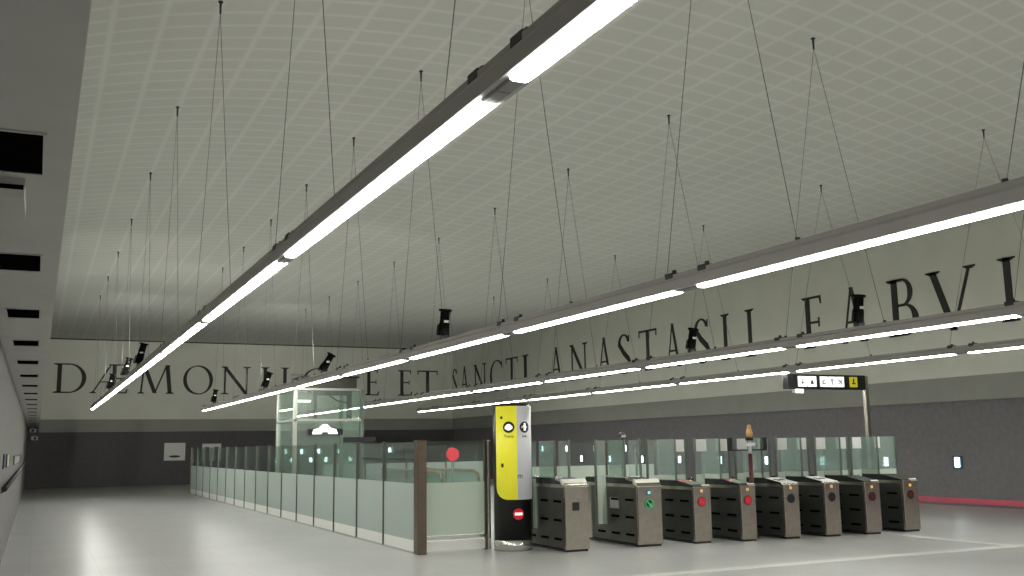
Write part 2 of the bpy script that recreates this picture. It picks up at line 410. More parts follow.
def GL(ch):
    """polygons and natural width of a roman capital one unit tall"""
    if ch == 'I': return [vbar(.16,0,.16,1,T), serif(.16,0,.32), serif(.16,1,.32)], .32
    if ch == 'D': return [vbar(.17,0,.17,1,T), serif(.12,0,.24), serif(.12,1,.24), vbar(.2,.0,.45,.0,0) ] [:3] + \
        [[(.1,0),(.45,0),(.45,.045),(.1,.045)], [(.1,.955),(.45,.955),(.45,1),(.1,1)]] + arc(.43,.5,.5,.5,-90,90,.045,T), .93
    if ch == 'O': return arc(.5,.5,.5,.52,0,360,.045,T,36,15), 1.0
    if ch == 'C': return arc(.5,.5,.5,.52,48,312,.045,T,28,10) + [vbar(.82,.74,.84,.95,.04), vbar(.84,.05,.82,.24,.03)], .86
    if ch == 'A': return [vbar(.09,0,.41,1,.055), vbar(.78,0,.42,1.03,T), [(.2,.36),(.66,.36),(.66,.405),(.2,.405)], serif(.1,0,.2), serif(.79,0,.26)], .92
    if ch == 'M': return [vbar(.12,0,.2,1,.055), vbar(.2,1,.54,.02,T), vbar(.54,.02,.88,1,.05), vbar(1.,0,.9,1,T), serif(.12,0,.22), serif(1.,0,.26), serif(.18,1,.14), serif(.92,1,.14)], 1.13
    if ch == 'N': return [vbar(.12,0,.12,1,.055), vbar(.1,1,.78,0,T), vbar(.78,0,.78,1,.055), serif(.12,0,.24), serif(.1,1,.2), serif(.78,1,.24)], .9
    if ch == 'E': return [vbar(.16,0,.16,1,T), serif(.12,0,.24), serif(.12,1,.24), [(.1,0),(.55,0),(.58,.16),(.545,.16),(.5,.045),(.1,.045)], [(.1,1),(.52,1),(.53,.86),(.5,.86),(.47,.955),(.1,.955)], [(.2,.49),(.45,.49),(.45,.535),(.2,.535)], vbar(.455,.43,.455,.6,.03)], .58
    if ch == 'F': return [vbar(.16,0,.16,1,T), serif(.16,0,.32), serif(.12,1,.24), [(.1,1),(.55,1),(.56,.84),(.53,.84),(.5,.955),(.1,.955)], [(.2,.47),(.46,.47),(.46,.515),(.2,.515)], vbar(.465,.4,.465,.58,.03)], .57
    if ch == 'T': return [vbar(.4,0,.4,1,T), serif(.4,0,.32), [(.02,.95),(.78,.95),(.8,1),(0,1)], vbar(.02,.83,.025,.98,.035), vbar(.775,.83,.78,.98,.035)], .8
    if ch == 'S': return arc(.3,.74,.26,.27,20,190,.05,.1,16) + arc(.3,.27,.29,.28,-160,10,.05,.1,16) + [bar((.09,.76),(.27,.55),.12), bar((.25,.56),(.5,.36),.13), bar((.48,.38),(.55,.26),.11), vbar(.52,.8,.53,.97,.035), vbar(.03,.04,.045,.24,.035)], .6
    if ch == 'B': return [vbar(.16,0,.16,1,T), serif(.12,0,.24), serif(.12,1,.24), [(.1,0),(.36,0),(.36,.045),(.1,.045)], [(.1,.955),(.32,.955),(.32,1),(.1,1)], [(.2,.515),(.36,.515),(.36,.56),(.2,.56)]] + arc(.32,.76,.22,.24,-90,90,.045,.1) + arc(.35,.28,.28,.28,-90,90,.045,T), .64
    if ch == 'V': return [vbar(.12,1,.46,-.02,T), vbar(.46,-.02,.82,1,.055), serif(.13,1,.28), serif(.82,1,.22)], .95
    if ch == 'Æ': return [vbar(.06,0,.62,1,.055), vbar(.72,0,.72,1,T), [(.26,.37),(.7,.37),(.7,.41),(.26,.41)], serif(.08,0,.2), serif(.7,0,.26), [(.55,1),(1.06,1),(1.07,.86),(1.04,.86),(1.0,.955),(.55,.955)], [(.7,0),(1.12,0),(1.15,.16),(1.115,.16),(1.07,.045),(.7,.045)], [(.76,.49),(1.0,.49),(1.0,.535),(.76,.535)], vbar(1.005,.43,1.005,.6,.03)], 1.16
def letter(ch, parent, wall, a, b, z0, z1):
    polys, w = GL(ch); k = (b - a) / w; h = z1 - z0; s = MB()
    th = .02
    for P in polys:
        if wall == 'far':  s.prism([(x*k, y*h) for x, y in P], 'y', -th, .01)
        else:              s.prism([(-x*k, y*h) for x, y in P], 'x', -th, .01)
    loc = (a - parent.location.x, 0, z0 - parent.location.z) if wall == 'far' else (0, (parent.location.y - a), z0 - parent.location.z)
    return s.build('letter', M['ink'], parent, loc)
def word(chars, wall, spans, z0, z1, label):
    a0 = spans[0][0]
    t = thing('wall_inscription', label, 'lettering', (a0, YF, z0) if wall == 'far' else (XR, a0, z0), 'words of the black inscription along the hall walls')
    for ch, (a, b) in zip(chars, spans):
        if wall == 'far': letter(ch, t, 'far', a, b, z0, z1)
        else: letter(ch, t, 'right', a, a + abs(b - a), z0, z1).location = (0, a - a0, 0)
ZL0, ZL1 = 4.45, 5.86
word('DÆMONII', 'far', [(.55,2.0),(2.2,3.9),(4.3,6.05),(6.46,7.91),(8.3,9.78),(10.3,10.74),(11.32,11.76)], ZL0, ZL1, 'black serif word DÆMONII at the left of the far wall')
word('OE', 'far', [(12.44,14.2),(15.85,16.65)], ZL0, ZL1-.02, 'black letters O and E partly behind the glass lift')
word('ET', 'far', [(17.72,18.55),(18.85,20.05)], ZL0, ZL1-.02, 'short black word ET in the far right corner of the end wall')
R = [(52.2,51.5),(50.95,49.85),(49.13,47.5),(47.0,45.5),(45.06,43.7),(43.2,42.5)]
word('SANCTI', 'right', R, 4.4, 5.93, 'black serif word SANCTI on the long wall, nearest the corner')
R = [(40.2,39.1),(38.4,36.85),(35.96,34.9),(34.4,33.4),(32.8,31.55),(30.94,30.0),(29.2,28.25),(27.6,27.15),(26.3,25.85)]
word('ANASTASII', 'right', R, 4.4, 5.95, 'long black serif word ANASTASII on the right wall')
R = [(23.55,22.7),(21.95,20.95),(20.15,19.1),(18.78,17.2),(16.6,16.1)]
word('FABVI', 'right', R, 4.4, 5.95, 'large black letters FABVI at the right edge of the photo')

# ------------------------------------------------------------------ left side: vents, box, camera, posters
def vent(y, label):
    t = thing('ceiling_vent', label, 'vent', (-.16, y, ZS), 'black vents in the left soffit')
    s = MB(); s.box(-.125, .125, 0, .6, -.004, .004); s.build('opening', M['slot'], t)
    f = MB()
    for a in ((-.135,-.122,-.01,.61), (.122,.135,-.01,.61), (-.135,.135,-.012,0), (-.135,.135,.6,.612)): f.box(a[0], a[1], a[2], a[3], -.008, .002)
    f.build('frame', M['soffit'], t)
    g = MB()
    for k in range(9): g.box(-.122, .122, .05 + k*.06, .056 + k*.06, -.006, -.003)
    g.build('grille', M['slot'], t)
for k in range(18):
    y = 4.0 + 2.56*k
    vent(y, 'nearest and largest black vent in the left soffit' if k == 0 else f'{ORD[k]} black soffit vent counted away from the nearest one')
t = thing('ceiling_mounted_box', 'pale grey box with a dark slot hanging below the nearest soffit vent', 'box', (-.235, 4.72, ZS))
MB().prism([(0,-.085),(.16,-.075),(.52,-.07),(.52,0),(0,0)], 'x', -.155, .13).build('case', M['soffit'], t)
MB().box(-.15, .125, -.006, .004, -.05, -.03).build('slot', M['slot'], t)
def camera_thing(loc, label):
    t = thing('mounted_camera', label, 'camera', loc)
    MB().tube((0, .12, .1), (0, 0, .02), .03).build('arm', M['white'], t)
    MB().box(-.15, .15, -.2, .15, -.12, .06, .03).build('housing', M['white'], t)
    MB().tube((0.02, -.2, -.04), (.02, -.225, -.04), .07, 14).build('lens', M['black'], t)
camera_thing((-.20, 52.0, 2.72), 'white security camera high in the far left corner under the soffit')
camera_thing((-.1, 52.2, 2.36), 'small dim camera on the dark far wall below the white security camera')
for y0, y1, z0, z1, mm, lab in [(15.3, 16.5, 1.44, 1.64, 'blue', 'blue notice on the left wall at the photo edge'),
                                (17.0, 18.4, 1.44, 1.64, 'lime', 'lime striped notice on the left wall beside the blue one'),
                                (22.5, 34.0, 1.42, 1.60, 'pale_steel', 'long pale notice strip on the left wall near the far corner')]:
    t = thing('wall_notice', lab, 'notice', (XL, y0, z0), 'notices on the left wall')
    MB().box(0, .012, 0, y1-y0, 0, z1-z0).build('backing', M['black'], t)
    MB().box(.012, .018, (y1-y0)*.06, (y1-y0)*.62, .015, z1-z0-.015).build('sheet', M[mm], t)
t = thing('handrail', 'dark handrail along the left wall running to the far corner', 'handrail', (XL, 14.5, 0))
MB().tube((.06, 0, 1.20), (.06, 28, 1.30), .035, 10).build('rail', M['black'], t)
for k in range(6): MB().tube((0, 1+5.2*k, 1.12+.018*k), (.06, 1+5.2*k, 1.19+.018*k), .014, 6).build('rail_bracket', M['black'], t)

# ------------------------------------------------------------------ far wall signs and small lights
t = thing('wall_sign', 'square white sign with a dark mark on the dark far wall', 'sign', (5.7, YF+.12, 1.18))
MB().box(0, 1.0, -.03, 0, 0, .86, .01).build('board', M['white'], t)
MB().prism([(.5+.27*math.cos(a), .20+.055*math.sin(a)) for a in [2*PI*i/18 for i in range(18)]], 'y', -.035, -.028).build('dark_mark', M['ink'], t)
t = thing('leaflet_rack', 'white topped notice rack with pale bars, right of the square white sign', 'notice', (7.5, YF+.12, 1.10))
MB().box(0, .92, -.02, 0, 0, .88).build('back_board', M['side_grey'], t)
MB().box(0, .92, -.06, -.02, .72, .88, .008).build('header', M['white'], t)
for x0, x1 in ((0, .13), (.35, .57), (.79, .92)): MB().box(x0, x1, -.05, -.02, .03, .72).build('leaflet_column', M['pale_steel'], t)
def wall_light(loc, rz, label, group):
    t = thing('wall_light', label, 'light', loc, group, rz)
    MB().box(-.15, .15, -.03, 0, -.16, .16, .01).build('rim', M['blue_rim'], t)
    MB().box(-.075, .075, -.045, -.03, -.12, .12, .008).build('lens', M['spotlight'], t)
ys = [18.35, 20.7, 23.2, 25.7, 28.1, 30.5, 33.0, 35.4, 37.75, 40.2]
for k, y in enumerate(ys):
    wall_light((XR+.12, y, 1.07), PI/2*-1, 'small bluish light alone on the right wall beyond the last gate' if k == 0 else
        f'{ORD[k]} bluish light of the low row on the right wall, from the gates inward', 'low row of lights on the right wall')
for k, y in enumerate([34.2, 36.6, 39.06, 41.4]):
    wall_light((XR+.12, y, 1.49), PI/2*-1, f'{ORD[k]} bluish light of the upper row seen right of the yellow totem, from the right', 'upper row of lights on the right wall')
for k, x in enumerate([11.25, 12.0, 13.0, 13.8, 15.1]):
    wall_light((x, YF+.12, 1.08), 0, f'{ORD[k]} small light of the lower row behind the lift, from the left', 'low lights on the far wall')
for k, x in enumerate([11.65, 12.5, 13.4, 14.5, 15.7, 17.3]):
    wall_light((x, YF+.12, 1.52), 0, f'{ORD[k]} small light of the upper row behind the lift, from the left', 'upper lights on the far wall')

# ------------------------------------------------------------------ glass fence
FX = 5.47
def fence_bay(y0, label):
    t = thing('glass_fence_panel', label, 'fence', (FX, y0, 0), 'glass panels of the long fence')
    L = 1.6
    MB().box(-.03, .03, -.02, .02, 0, 1.75, .006).build('post', M['slim'], t)
    MB().box(-.008, .008, .025, L-.025, .20, 1.73).build('glass', M['glass'], t)
    MB().box(-.0115, -.0095, .026, L-.026, .20, 1.08).build('frosted_band', M['film'], t)
    MB().box(-.012, .012, .03, L-.03, .03, .2).build('bright_floor_strip', M['bright_floor'], t)  # white strip put in for the bright floor seen under the frosting
    MB().box(-.03, .03, .03, L-.03, 0, .03, .005).build('base_rail', M['pale_steel'], t)
    return t
base = None
for k in range(16):
    y = 15.25 + 1.6*k
    f = ('nearest glass panel of the long fence, beside the corner post' if k == 0 else 'farthest glass panel at the end of the long fence' if k == 15 else
         f'{ORD[k]} glass panel of the long fence counted from the corner post')
    base = fence_bay(y, f) if base is None else dup(base, (FX, y, 0), f)
t = thing('end_post', 'slim dark post closing the far end of the long glass fence', 'post', (FX, 15.25+25.6, 0))
MB().box(-.035, .035, -.03, .03, 0, 1.75, .006).build('post', M['bronze'], t); MB().box(-.06, .06, -.026, .06, 0, .02).build('foot_plate', M['bronze'], t)
t = thing('corner_post', 'broad brown steel post at the near corner of the glass fence', 'post', (FX+.03, 15.12, 0))
MB().box(-.075, .075, -.09, .09, 0, 1.75, .012).build('post', M['bronze'], t)
MB().box(-.082, .082, -.097, .097, 1.745, 1.76, .004).build('cap', M['bronze'], t)
t = thing('glass_fence_panel', 'wide glass panel with steel rail between brown corner post and yellow totem', 'fence', (5.60, 15.30, 0))
MB().box(0, 1.07, -.008, .008, .24, 1.74).build('glass', M['glass'], t)
MB().box(0, 1.07, -.0115, -.0095, .26, 1.08).build('frosted_band', M['film_pale'], t)
MB().box(-.02, 1.1, -.025, .025, .19, .24, .006).build('rail', M['polished'], t)
MB().box(-.02, 1.1, -.02, .02, .02, .17, .004).build('bright_floor_plate', M['bright_floor'], t)  # white plate put in for the bright floor below the rail
MB().box(1.07, 1.12, -.03, .03, 0, 1.75, .006).build('post', M['bronze'], t)
MB().box(1.14, 1.175, -.03, .03, 0, 1.75, .006).build('post', M['polished'], t)

# inner fences inside the paid area
def inner(x0, x1, y, label, film='film'):
    t = thing('inner_glass_fence', label, 'fence', (x0, y, 0), 'inner glass fences')
    L = x1 - x0; n = max(1, round(L/1.6)); w = L/n
    MB().box(0, L, -.03, .03, 0, .06).build('base_rail', M['pale_steel'], t)
    for k in range(n+1): MB().box(k*w-.03, k*w+.03, -.03, .03, .06, 1.72, .006).build('post', M['bronze'], t)
    for k in range(n):
        MB().box(k*w+.03, (k+1)*w-.03, -.008, .008, .06, 1.70).build('glass', M['glass'], t)
        MB().box(k*w+.03, (k+1)*w-.03, -.012, -.0095, .1, 1.08).build('frosted_band', M[film], t)
inner(9.4, 15.8, 36.2, 'distant inner glass fence seen behind the brown corner post')
inner(11.2, 16.0, 24.5, 'inner glass fence with frosted lower half behind the first gates', 'film_pale')

# ------------------------------------------------------------------ glass lift
t = thing('glass_lift', 'glass lift shaft with dark machine frame behind the long fence', 'lift', (6.02, 26.0, 0))
W, D, H = 1.78, 2.0, 3.2
for (x, y, m_) in ((0, 0, 'pale_steel'), (W, 0, 'frame_teal'), (0, D, 'pale_steel'), (W, D, 'frame_teal')):
    MB().box(x-.05, x+.05, y-.05, y+.05, 0, H, .01).build('corner_post', M[m_], t)
for a in ((0.05, W-.05, -.008, .008), (0.05, W-.05, D-.008, D+.008)): MB().box(*a, .1, H).build('glass_wall', M['lift_glass'], t)
for a in ((-.008, .008, .05, D-.05), (W-.008, W+.008, .05, D-.05)): MB().box(*a, .1, H).build('glass_wall', M['lift_glass'], t)
MB().box(-.06, W+.06, -.06, D+.06, 0, .1).build('plinth', M['frame_teal'], t)
s = MB()
for z0, z1 in ((2.36, 2.42), (3.16, 3.22)): s.box(-.05, W+.05, -.05, .0, z0, z1).box(-.05, W+.05, D, D+.05, z0, z1).box(-.05, 0, 0, D, z0, z1).box(W, W+.05, 0, D, z0, z1)
s.build('ring_beam', M['pale_steel'], t)
mf = MB().box(.30, 1.72, .25, 1.5, 3.22, 3.52, .02).build('machine_case', M['side_grey'], t)
MB().box(.25, 1.77, .2, 1.55, 3.52, 3.56).build('case_lid', M['bracket'], mf)
MB().box(-.05, .28, .3, 1.2, 3.22, 3.26).box(-.06, -.03, .28, .31, 3.22, 3.6).box(-.06, .28, .28, .31, 3.57, 3.6).build('hoist_frame', M['side_grey'], t)
s = MB(); s.box(.52, .60, .12, .2, 2.44, 3.16).box(1.42, 1.54, .12, .2, 2.36, 3.16).box(.52, 1.54, .12, .2, 3.04, 3.16); s.build('guide_frame', M['black'], t)
MB().tube((.85, .16, 3.1), (1.15, .16, 2.9), .02, 8).tube((1.15, .16, 2.9), (1.46, .16, 2.84), .02, 8).build('cable_loop', M['black'], t)
MB().box(.32, 1.24, -.14, -.06, 2.0, 2.16, .01).build('sign_case', M['black'], t)
l = MB().prism([(.42,2.03),(1.08,2.03),(1.04,2.14),(.90,2.17),(.80,2.27),(.70,2.27),(.60,2.17),(.46,2.14)], 'y', -.18, -.145).build('lit_panel', M['lift_lamp'], t)
MB().box(.66, .84, -.19, -.18, 2.03, 2.08).build('dark_mark', M['ink'], l)
MB().box(.0, .42, .08, .12, 2.86, 2.91).build('reflected_strip', M['lift_lamp'], t)  # glowing strip put in for a reflection in the lift glass
MB().box(1.25, 2.1, -.2, -.08, 1.80, 1.94, .01).build('sign_board', M['black'], t)

# escalator head and red round sign inside
t = thing('escalator', 'brown railed escalator head behind the panel beside the yellow totem', 'escalator', (10.3, 26.5, 0))
for x in (0, 1.1):
    MB().box(x-.012, x+.012, 0, 5.5, .12, .92).build('balustrade', M['glass'], t)
    s = MB(); pts = [(x, 5.5, .96), (x, .35, .96), (x, .1, .88), (x, 0, .7), (x, .08, .5), (x, .3, .4)]
    for a, b in zip(pts, pts[1:]): s.tube(a, b, .045, 10)
    s.build('handrail', M['brown'], t)
    MB().box(x-.1, x+.1, 0, 5.5, 0, .14, .02).build('skirt', M['steel'], t)
MB().box(.1, 1.0, -.8, 5.4, 0, .03).build('landing_plate', M['polished'], t)
t = thing('round_sign', 'round red sign seen through the glass beside the yellow totem', 'sign', (9.0, 22.5, 0))
MB().tube((0, 0, 0), (0, 0, 1.3), .03, 10).lathe([(.16, 0), (.16, .02)], n=20).build('stand', M['frame_teal'], t)
MB().tube((0, -.03, 1.47), (0, .03, 1.47), .155, 32).build('disc', M['red_disc'], t)

# ------------------------------------------------------------------ totem
TX, TY, TR = 7.035, 14.98, .305
t = thing('information_totem', 'yellow and grey information totem with black foot at the fence corner', 'totem', (TX, TY, 0))
MB().lathe([(TR, .17), (TR, 2.30), (TR-.02, 2.33)], n=48).build('column', M['totem_black'], t)
MB().lathe([(TR+.004, 0), (TR+.004, .165)], n=48).build('steel_base', M['polished'], t)
fx, fy = -TX/math.hypot(TX, TY), -TY/math.hypot(TX, TY); ex, ey = -fy, fx
def onto(a, r): return Vector((r*(math.cos(a)*fx + math.sin(a)*ex), r*(math.cos(a)*fy + math.sin(a)*ey)))
def wrap_grid(name, a0, a1, zfun, ztop, m_, n=24):
    s = MB(); th = .01; rows = []
    for i in range(n+1):
        a = a0 + (a1 - a0)*i/n; zb = zfun(a)
        p0, p1 = onto(a, TR), onto(a, TR + th)
        rows.append([s.bm.verts.new((p.x, p.y, z)) for p, z in ((p0, zb), (p1, zb), (p1, ztop), (p0, ztop))])
    for A, B in zip(rows, rows[1:]):
        for j in range(4):
            f = s.bm.faces.new([A[j], A[(j+1) % 4], B[(j+1) % 4], B[j]]); f.smooth = j == 1
    s.bm.faces.new(rows[0]); s.bm.faces.new(rows[-1][::-1])
    return s.build(name, M[m_], t)
aS = .26
def zb(a):
    u = min(1, max(0, (a + .95)/.75)); return .80 + .2*(1 - math.sqrt(max(0, 1 - (1-u)**2)))
yp = wrap_grid('yellow_panel', -.95, aS, zb, 2.285, 'yellow')
gp = wrap_grid('grey_panel', aS, 1.9, lambda a: .80, 2.285, 'grey_panel')
def wrapped(polys, a_c, z_c, m_, name, parent, off=.013):
    """flat artwork (metres, about 0,0) laid on the round column"""
    s = MB(); Q = []
    for P in polys:                                    # cut wide quads so they follow the curve
        xs = sorted(x for x, y in P)
        if len(P) == 4 and xs[3] - xs[0] > .03 and xs[0] == xs[1] and xs[2] == xs[3]:
            ys_ = sorted(y for x, y in P); n = 8; dx = (xs[3] - xs[0])/n
            Q += [[(xs[0]+i*dx, ys_[0]), (xs[0]+(i+1)*dx, ys_[0]), (xs[0]+(i+1)*dx, ys_[3]), (xs[0]+i*dx, ys_[3])] for i in range(n)]
        else: Q.append(P)
    for P in Q:
        A = [onto(a_c + x/TR, TR + off) for x, y in P]; B = [onto(a_c + x/TR, TR + off - .004) for x, y in P]
        va = [s.bm.verts.new((p.x, p.y, z_c + y)) for p, (x, y) in zip(A, P)]
        vb = [s.bm.verts.new((p.x, p.y, z_c + y)) for p, (x, y) in zip(B, P)]
        s.bm.faces.new(va); n = len(P)
        for i in range(n): s.bm.faces.new([va[i], va[(i+1) % n], vb[(i+1) % n], vb[i]])
    return s.build(name, M[m_], parent)
def ring_polys(r, n=28, sx=1.):
    c = [(r*sx*math.cos(2*PI*i/n), r*math.sin(2*PI*i/n)) for i in range(n)]
    return [[(0, 0), c[i], c[(i+1) % n]] for i in range(n)]
def text_polys(txt, size):
    cu = bpy.data.curves.new('tmp', 'FONT'); cu.body = txt; cu.size = size; cu.align_x = 'CENTER'; cu.align_y = 'CENTER'
    o = bpy.data.objects.new('tmp', cu); COL.objects.link(o)
    bpy.context.view_layer.update()
    me = o.to_mesh(); P = [[tuple(me.vertices[i].co.xy) for i in p.vertices] for p in me.polygons]
    o.to_mesh_clear(); bpy.data.objects.remove(o); bpy.data.curves.remove(cu); return P
for parent, ac, kind, txt in ((yp, -.16, 'car', 'Trens'), (gp, .72, 'i', 'Info')):
    ic = wrapped(ring_polys(.092), ac, 1.945, 'black', 'icon_disc', parent)
    if kind == 'car':
        P = ring_polys(.05, 20) + [[(-.058,-.028),(.058,-.028),(.058,.012),(-.058,.012)]]
    else:
        P = [[(-.018,-.055),(.018,-.055),(.018,.03),(-.018,.03)], [(-.032,.012),(.0,.012),(.0,.03),(-.032,.03)]] + [[(x, y+.048) for x, y in p] for p in ring_polys(.018, 14)]
    wrapped(P, ac, 1.945, 'sign_white', 'icon_glyph', ic, .017)
    wrapped(text_polys(txt, .066), ac, 1.80, 'ink', 'caption', parent)
wrapped([[(-.02,-.02),(.02,-.02),(.02,.02),(-.02,.02)]], -.55, 2.10, 'ink', 'small_mark', yp)
wrapped([[(-.02,-.03),(.02,-.03),(.02,.03),(-.02,.03)]], -.52, 1.34, 'ink', 'small_mark', yp)
wrapped(text_polys('m', .12), .40, 1.17, 'ink', 'small_mark', gp, .016)
rd = wrapped(ring_polys(.088), .30, .575, 'red_led', 'red_disc', t, .006)
wrapped([[(-.06,-.016),(.06,-.016),(.06,.022),(-.06,.022)]], .30, .575, 'sign_white', 'white_bar', rd, .010)

# ------------------------------------------------------------------ ticket gates
GATES = [  # centre x, front y, width, height, kind
    (7.74, 14.10, .42, 1.04, 'first'), (9.13, 14.16, .46, 1.00, 'green'), (10.12, 14.09, .35, .93, 'red'), (10.98, 13.97, .31, .93, 'red'),
    (11.86, 13.91, .33, .93, 'white'), (12.71, 13.84, .34, .93, 'white'), (13.58, 13.77, .35, .92, 'dim'), (14.53, 13.79, .37, .92, 'dim')]
GLAB = ['wide steel ticket gate with black square reader beside the yellow totem',
        'wide steel ticket gate with a green arrow display',
        'steel ticket gate with red display, next to the green-arrow gate',
        'steel ticket gate with red display, just left of the white-topped gates',
        'steel ticket gate with white top, left one of the two white-topped',
        'steel ticket gate with white top, right one of the two white-topped',
        'steel ticket gate with dark red display, second from the right end',
        'last steel ticket gate at the right end of the row']
GL_ = 1.8
def disc(s, x, z, r, y0, y1, n=24): return s.tube((x, y0, z), (x, y1, z), r, n)
for gi, (gx, gy, w, h, kind) in enumerate(GATES):
    t = thing('ticket_gate', GLAB[gi], 'ticket gate', (gx, gy, 0), 'row of steel ticket gates')
    hw = w/2
    s = MB()   # front pedestal, rear pedestal
    s.box(-hw, hw, 0, .06, .03, h, .012).build('front_pedestal', M['steel'], t)
    MB().box(-hw, hw, GL_-.26, GL_, .03, h, .012).build('rear_pedestal', M['steel'], t)
    MB().box(-hw+.02, hw-.02, .02, GL_-.02, 0, .03).build('plinth', M['black'], t)
    sm = 'side_grey' if gi in (0, 1) else 'side'
    casing = MB().box(-hw+.012, hw-.012, .06, GL_-.26, .05, h-.06).build('side_casing', M[sm], t)
    sl = None
    for zz in (.16, .44, .72):
        for k in range(3):
            for sx in (-hw+.006, hw-.006):
                loc = (sx, .16 + k*.46, zz*h)
                if sl is None: sl = MB().box(-.008, .008, 0, .24, 0, .035).build('side_slot', M['slot'], casing, loc)
                else:
                    c = sl.copy(); COL.objects.link(c); c.parent = casing; c.location = loc
    # lid: slants up from the front edge, then runs level
    hl = max(h, .93)
    lp = [(.0, h), (.06, h+.02), (.5, hl+.09), (GL_-.1, hl+.09), (GL_, h+.02), (GL_, h-.0)]
    lid = MB().prism(lp, 'x', -hw+.003, hw-.003).build('top_lid', M['lid'], t)
    rail = MB(); rail.box(-hw, -hw+.02, .06, GL_-.26, h-.06, h-.005).box(hw-.02, hw, .06, GL_-.26, h-.06, h-.005); rail.build('side_rail', M['steel'], t)
    def on_lid(name, m_, y0, y1, x0, x1, parent=lid):
        z = lambda y: h + .02 + (y - .06)/.44*(hl + .07 - h)
        return MB().prism([(y0, z(y0)-.004), (y1, z(y1)-.004), (y1, z(y1)+.006), (y0, z(y0)+.006)], 'x', x0, x1).build(name, M[m_], parent)
    if kind in ('first', 'green'):
        c = MB().prism([(-.004, h-.045), (.10, h+.075), (.14, h+.075), (.14, h), (.0, h-.045)], 'x', -hw, hw).build('white_cap', M['cap'], t); c['label'] = 'sloping cream white cap'
    else:
        c = MB().prism([(-.003, h-.012), (.05, h+.026), (.06, h+.026), (.06, h), (0, h-.012)], 'x', -hw if kind == 'white' else .02, hw).build('highlight_cap', M['cap'], t); c['label'] = 'painted highlight along the front top edge'  # white piece paints the lamps' highlight on the bevel
    if kind == 'red':
        on_lid('green_strip', 'green_mark', .1, .34, -hw+.03, hw-.03); on_lid('red_mark', 'red_mark', .34, .49, -hw+.01, hw-.08)
    if kind == 'white':
        p = on_lid('white_top_plate', 'white', .09, .49, -hw+.01, hw-.01)
        on_lid('dark_mark', 'ink', .2, .34, -.11, -.06, p).location.z = .004; on_lid('dark_mark', 'ink', .24, .32, -.02, .09, p).location.z = .004
    # displays on the front
    off = -.02
    if kind == 'first':
        MB().box(off-.065, off+.055, -.012, .004, .63, .76, .006).build('reader', M['black'], t)
    else:
        dz = .68 if kind != 'dim' else .66
        d = disc(MB(), off, dz, .078, -.01, .004).build('display_rim', M['black'], t)
        if kind == 'red':
            disc(MB(), off, dz, .066, -.016, -.009).build('red_lamp', M['red_led'], d)
            MB().prism([(off-.045, dz+.02), (off-.03, dz+.035), (off+.045, dz-.02), (off+.03, dz-.035)], 'y', -.02, -.016).build('white_bar', M['red_mark'], d)
        elif kind == 'dim':
            disc(MB(), off, dz, .05, -.016, -.009).build('red_lamp', M['red_dim'], d)
        elif kind == 'green':
            s = MB()
            for i in range(24):
                a, b = 2*PI*i/24, 2*PI*(i+1)/24
                s.prism([(off+.076*math.cos(a), dz+.076*math.sin(a)), (off+.076*math.cos(b), dz+.076*math.sin(b)), (off+.064*math.cos(b), dz+.064*math.sin(b)), (off+.064*math.cos(a), dz+.064*math.sin(a))], 'y', -.016, -.009)
            s.prism([(off-.045, dz+.03), (off-.03, dz+.045), (off+.035, dz-.02), (off+.02, dz-.035)], 'y', -.016, -.009)
            s.prism([(off+.045, dz-.045), (off+.045, dz+.015), (off-.015, dz-.045)], 'y', -.016, -.009)
            s.build('green_arrow', M['green_led'], d)
        rz = .86 if kind != 'dim' else .83
        MB().box(off-.04, off+.04, -.008, .004, rz-.04, rz+.035, .005).build('reader', M['blue_rim' if kind == 'green' else 'steel'], t)
        MB().box(off-.026, off+.026, -.012, -.007, rz-.024, rz+.022).build('reader_window', M['teal' if kind == 'green' else 'amber'], t)
    if kind == 'green':
        MB().box(-hw+.002, -hw+.0125, .62, .90, .58, .76).build('side_label', M['pale_steel'], t)['label'] = 'pale grey plate on the dark side'
    # glass leaves closing the lanes
    GY = 1.0
    def leaf(x0, x1, strip, stile):
        g = MB().box(x0, x1, GY-.006, GY+.006, .30, 1.72).build('glass_door', M['gate_glass'], t)
        if x1-x0 > .1: MB().box(x0+.01, x1-.01, GY-.0085, GY-.0065, .31, 1.10).build('frosted_band', M['film_pale'], g)
        MB().box(stile-.02, stile+.02, GY-.014, GY+.014, .28, 1.735, .004).build('door_edge', M['frame_teal'], g)
        if strip: MB().box(strip[0], strip[1], GY-.009, GY-.0065, 1.50, 1.715).build('reflection_strip', M['white'], g)  # pale strip paints the cream wall's reflection onto the glass
    pr = GATES[gi-1] if gi else None; nx = GATES[gi+1] if gi < 7 else None
    if pr:
        mid = ((pr[0]+pr[2]/2) + (gx-hw))/2 - gx
        lo = mid + .03 if gi > 1 else -hw - .22
        leaf(lo, -hw - .005, (mid+.10, mid+.32) if gi >= 3 else None, lo + .02)
    else: leaf(-.325, -hw-.005, None, -.31)
    if nx:
        mid = ((nx[0]-nx[2]/2) + (gx+hw))/2 - gx
        leaf(hw + .005, mid - .03 if gi else hw + .22, (mid-.28, mid-.08) if 2 <= gi else None, mid - .05 if gi else hw + .20)
    else: leaf(hw + .005, .74, (hw+.02, hw+.14), .72)
    # fixed tall pane standing on the lid
    p = MB().box(-.006, .006, .75, 1.30, hl+.09, 1.72).build('fixed_pane', M['gate_glass'], t)
    MB().box(-.009, -.0065, .76, 1.29, hl+.09, 1.10).build('frosted_band', M['film_pale'], p)
    MB().box(-.014, .014, .735, .755, hl+.09, 1.725).build('pane_edge', M['frame_teal'], p)

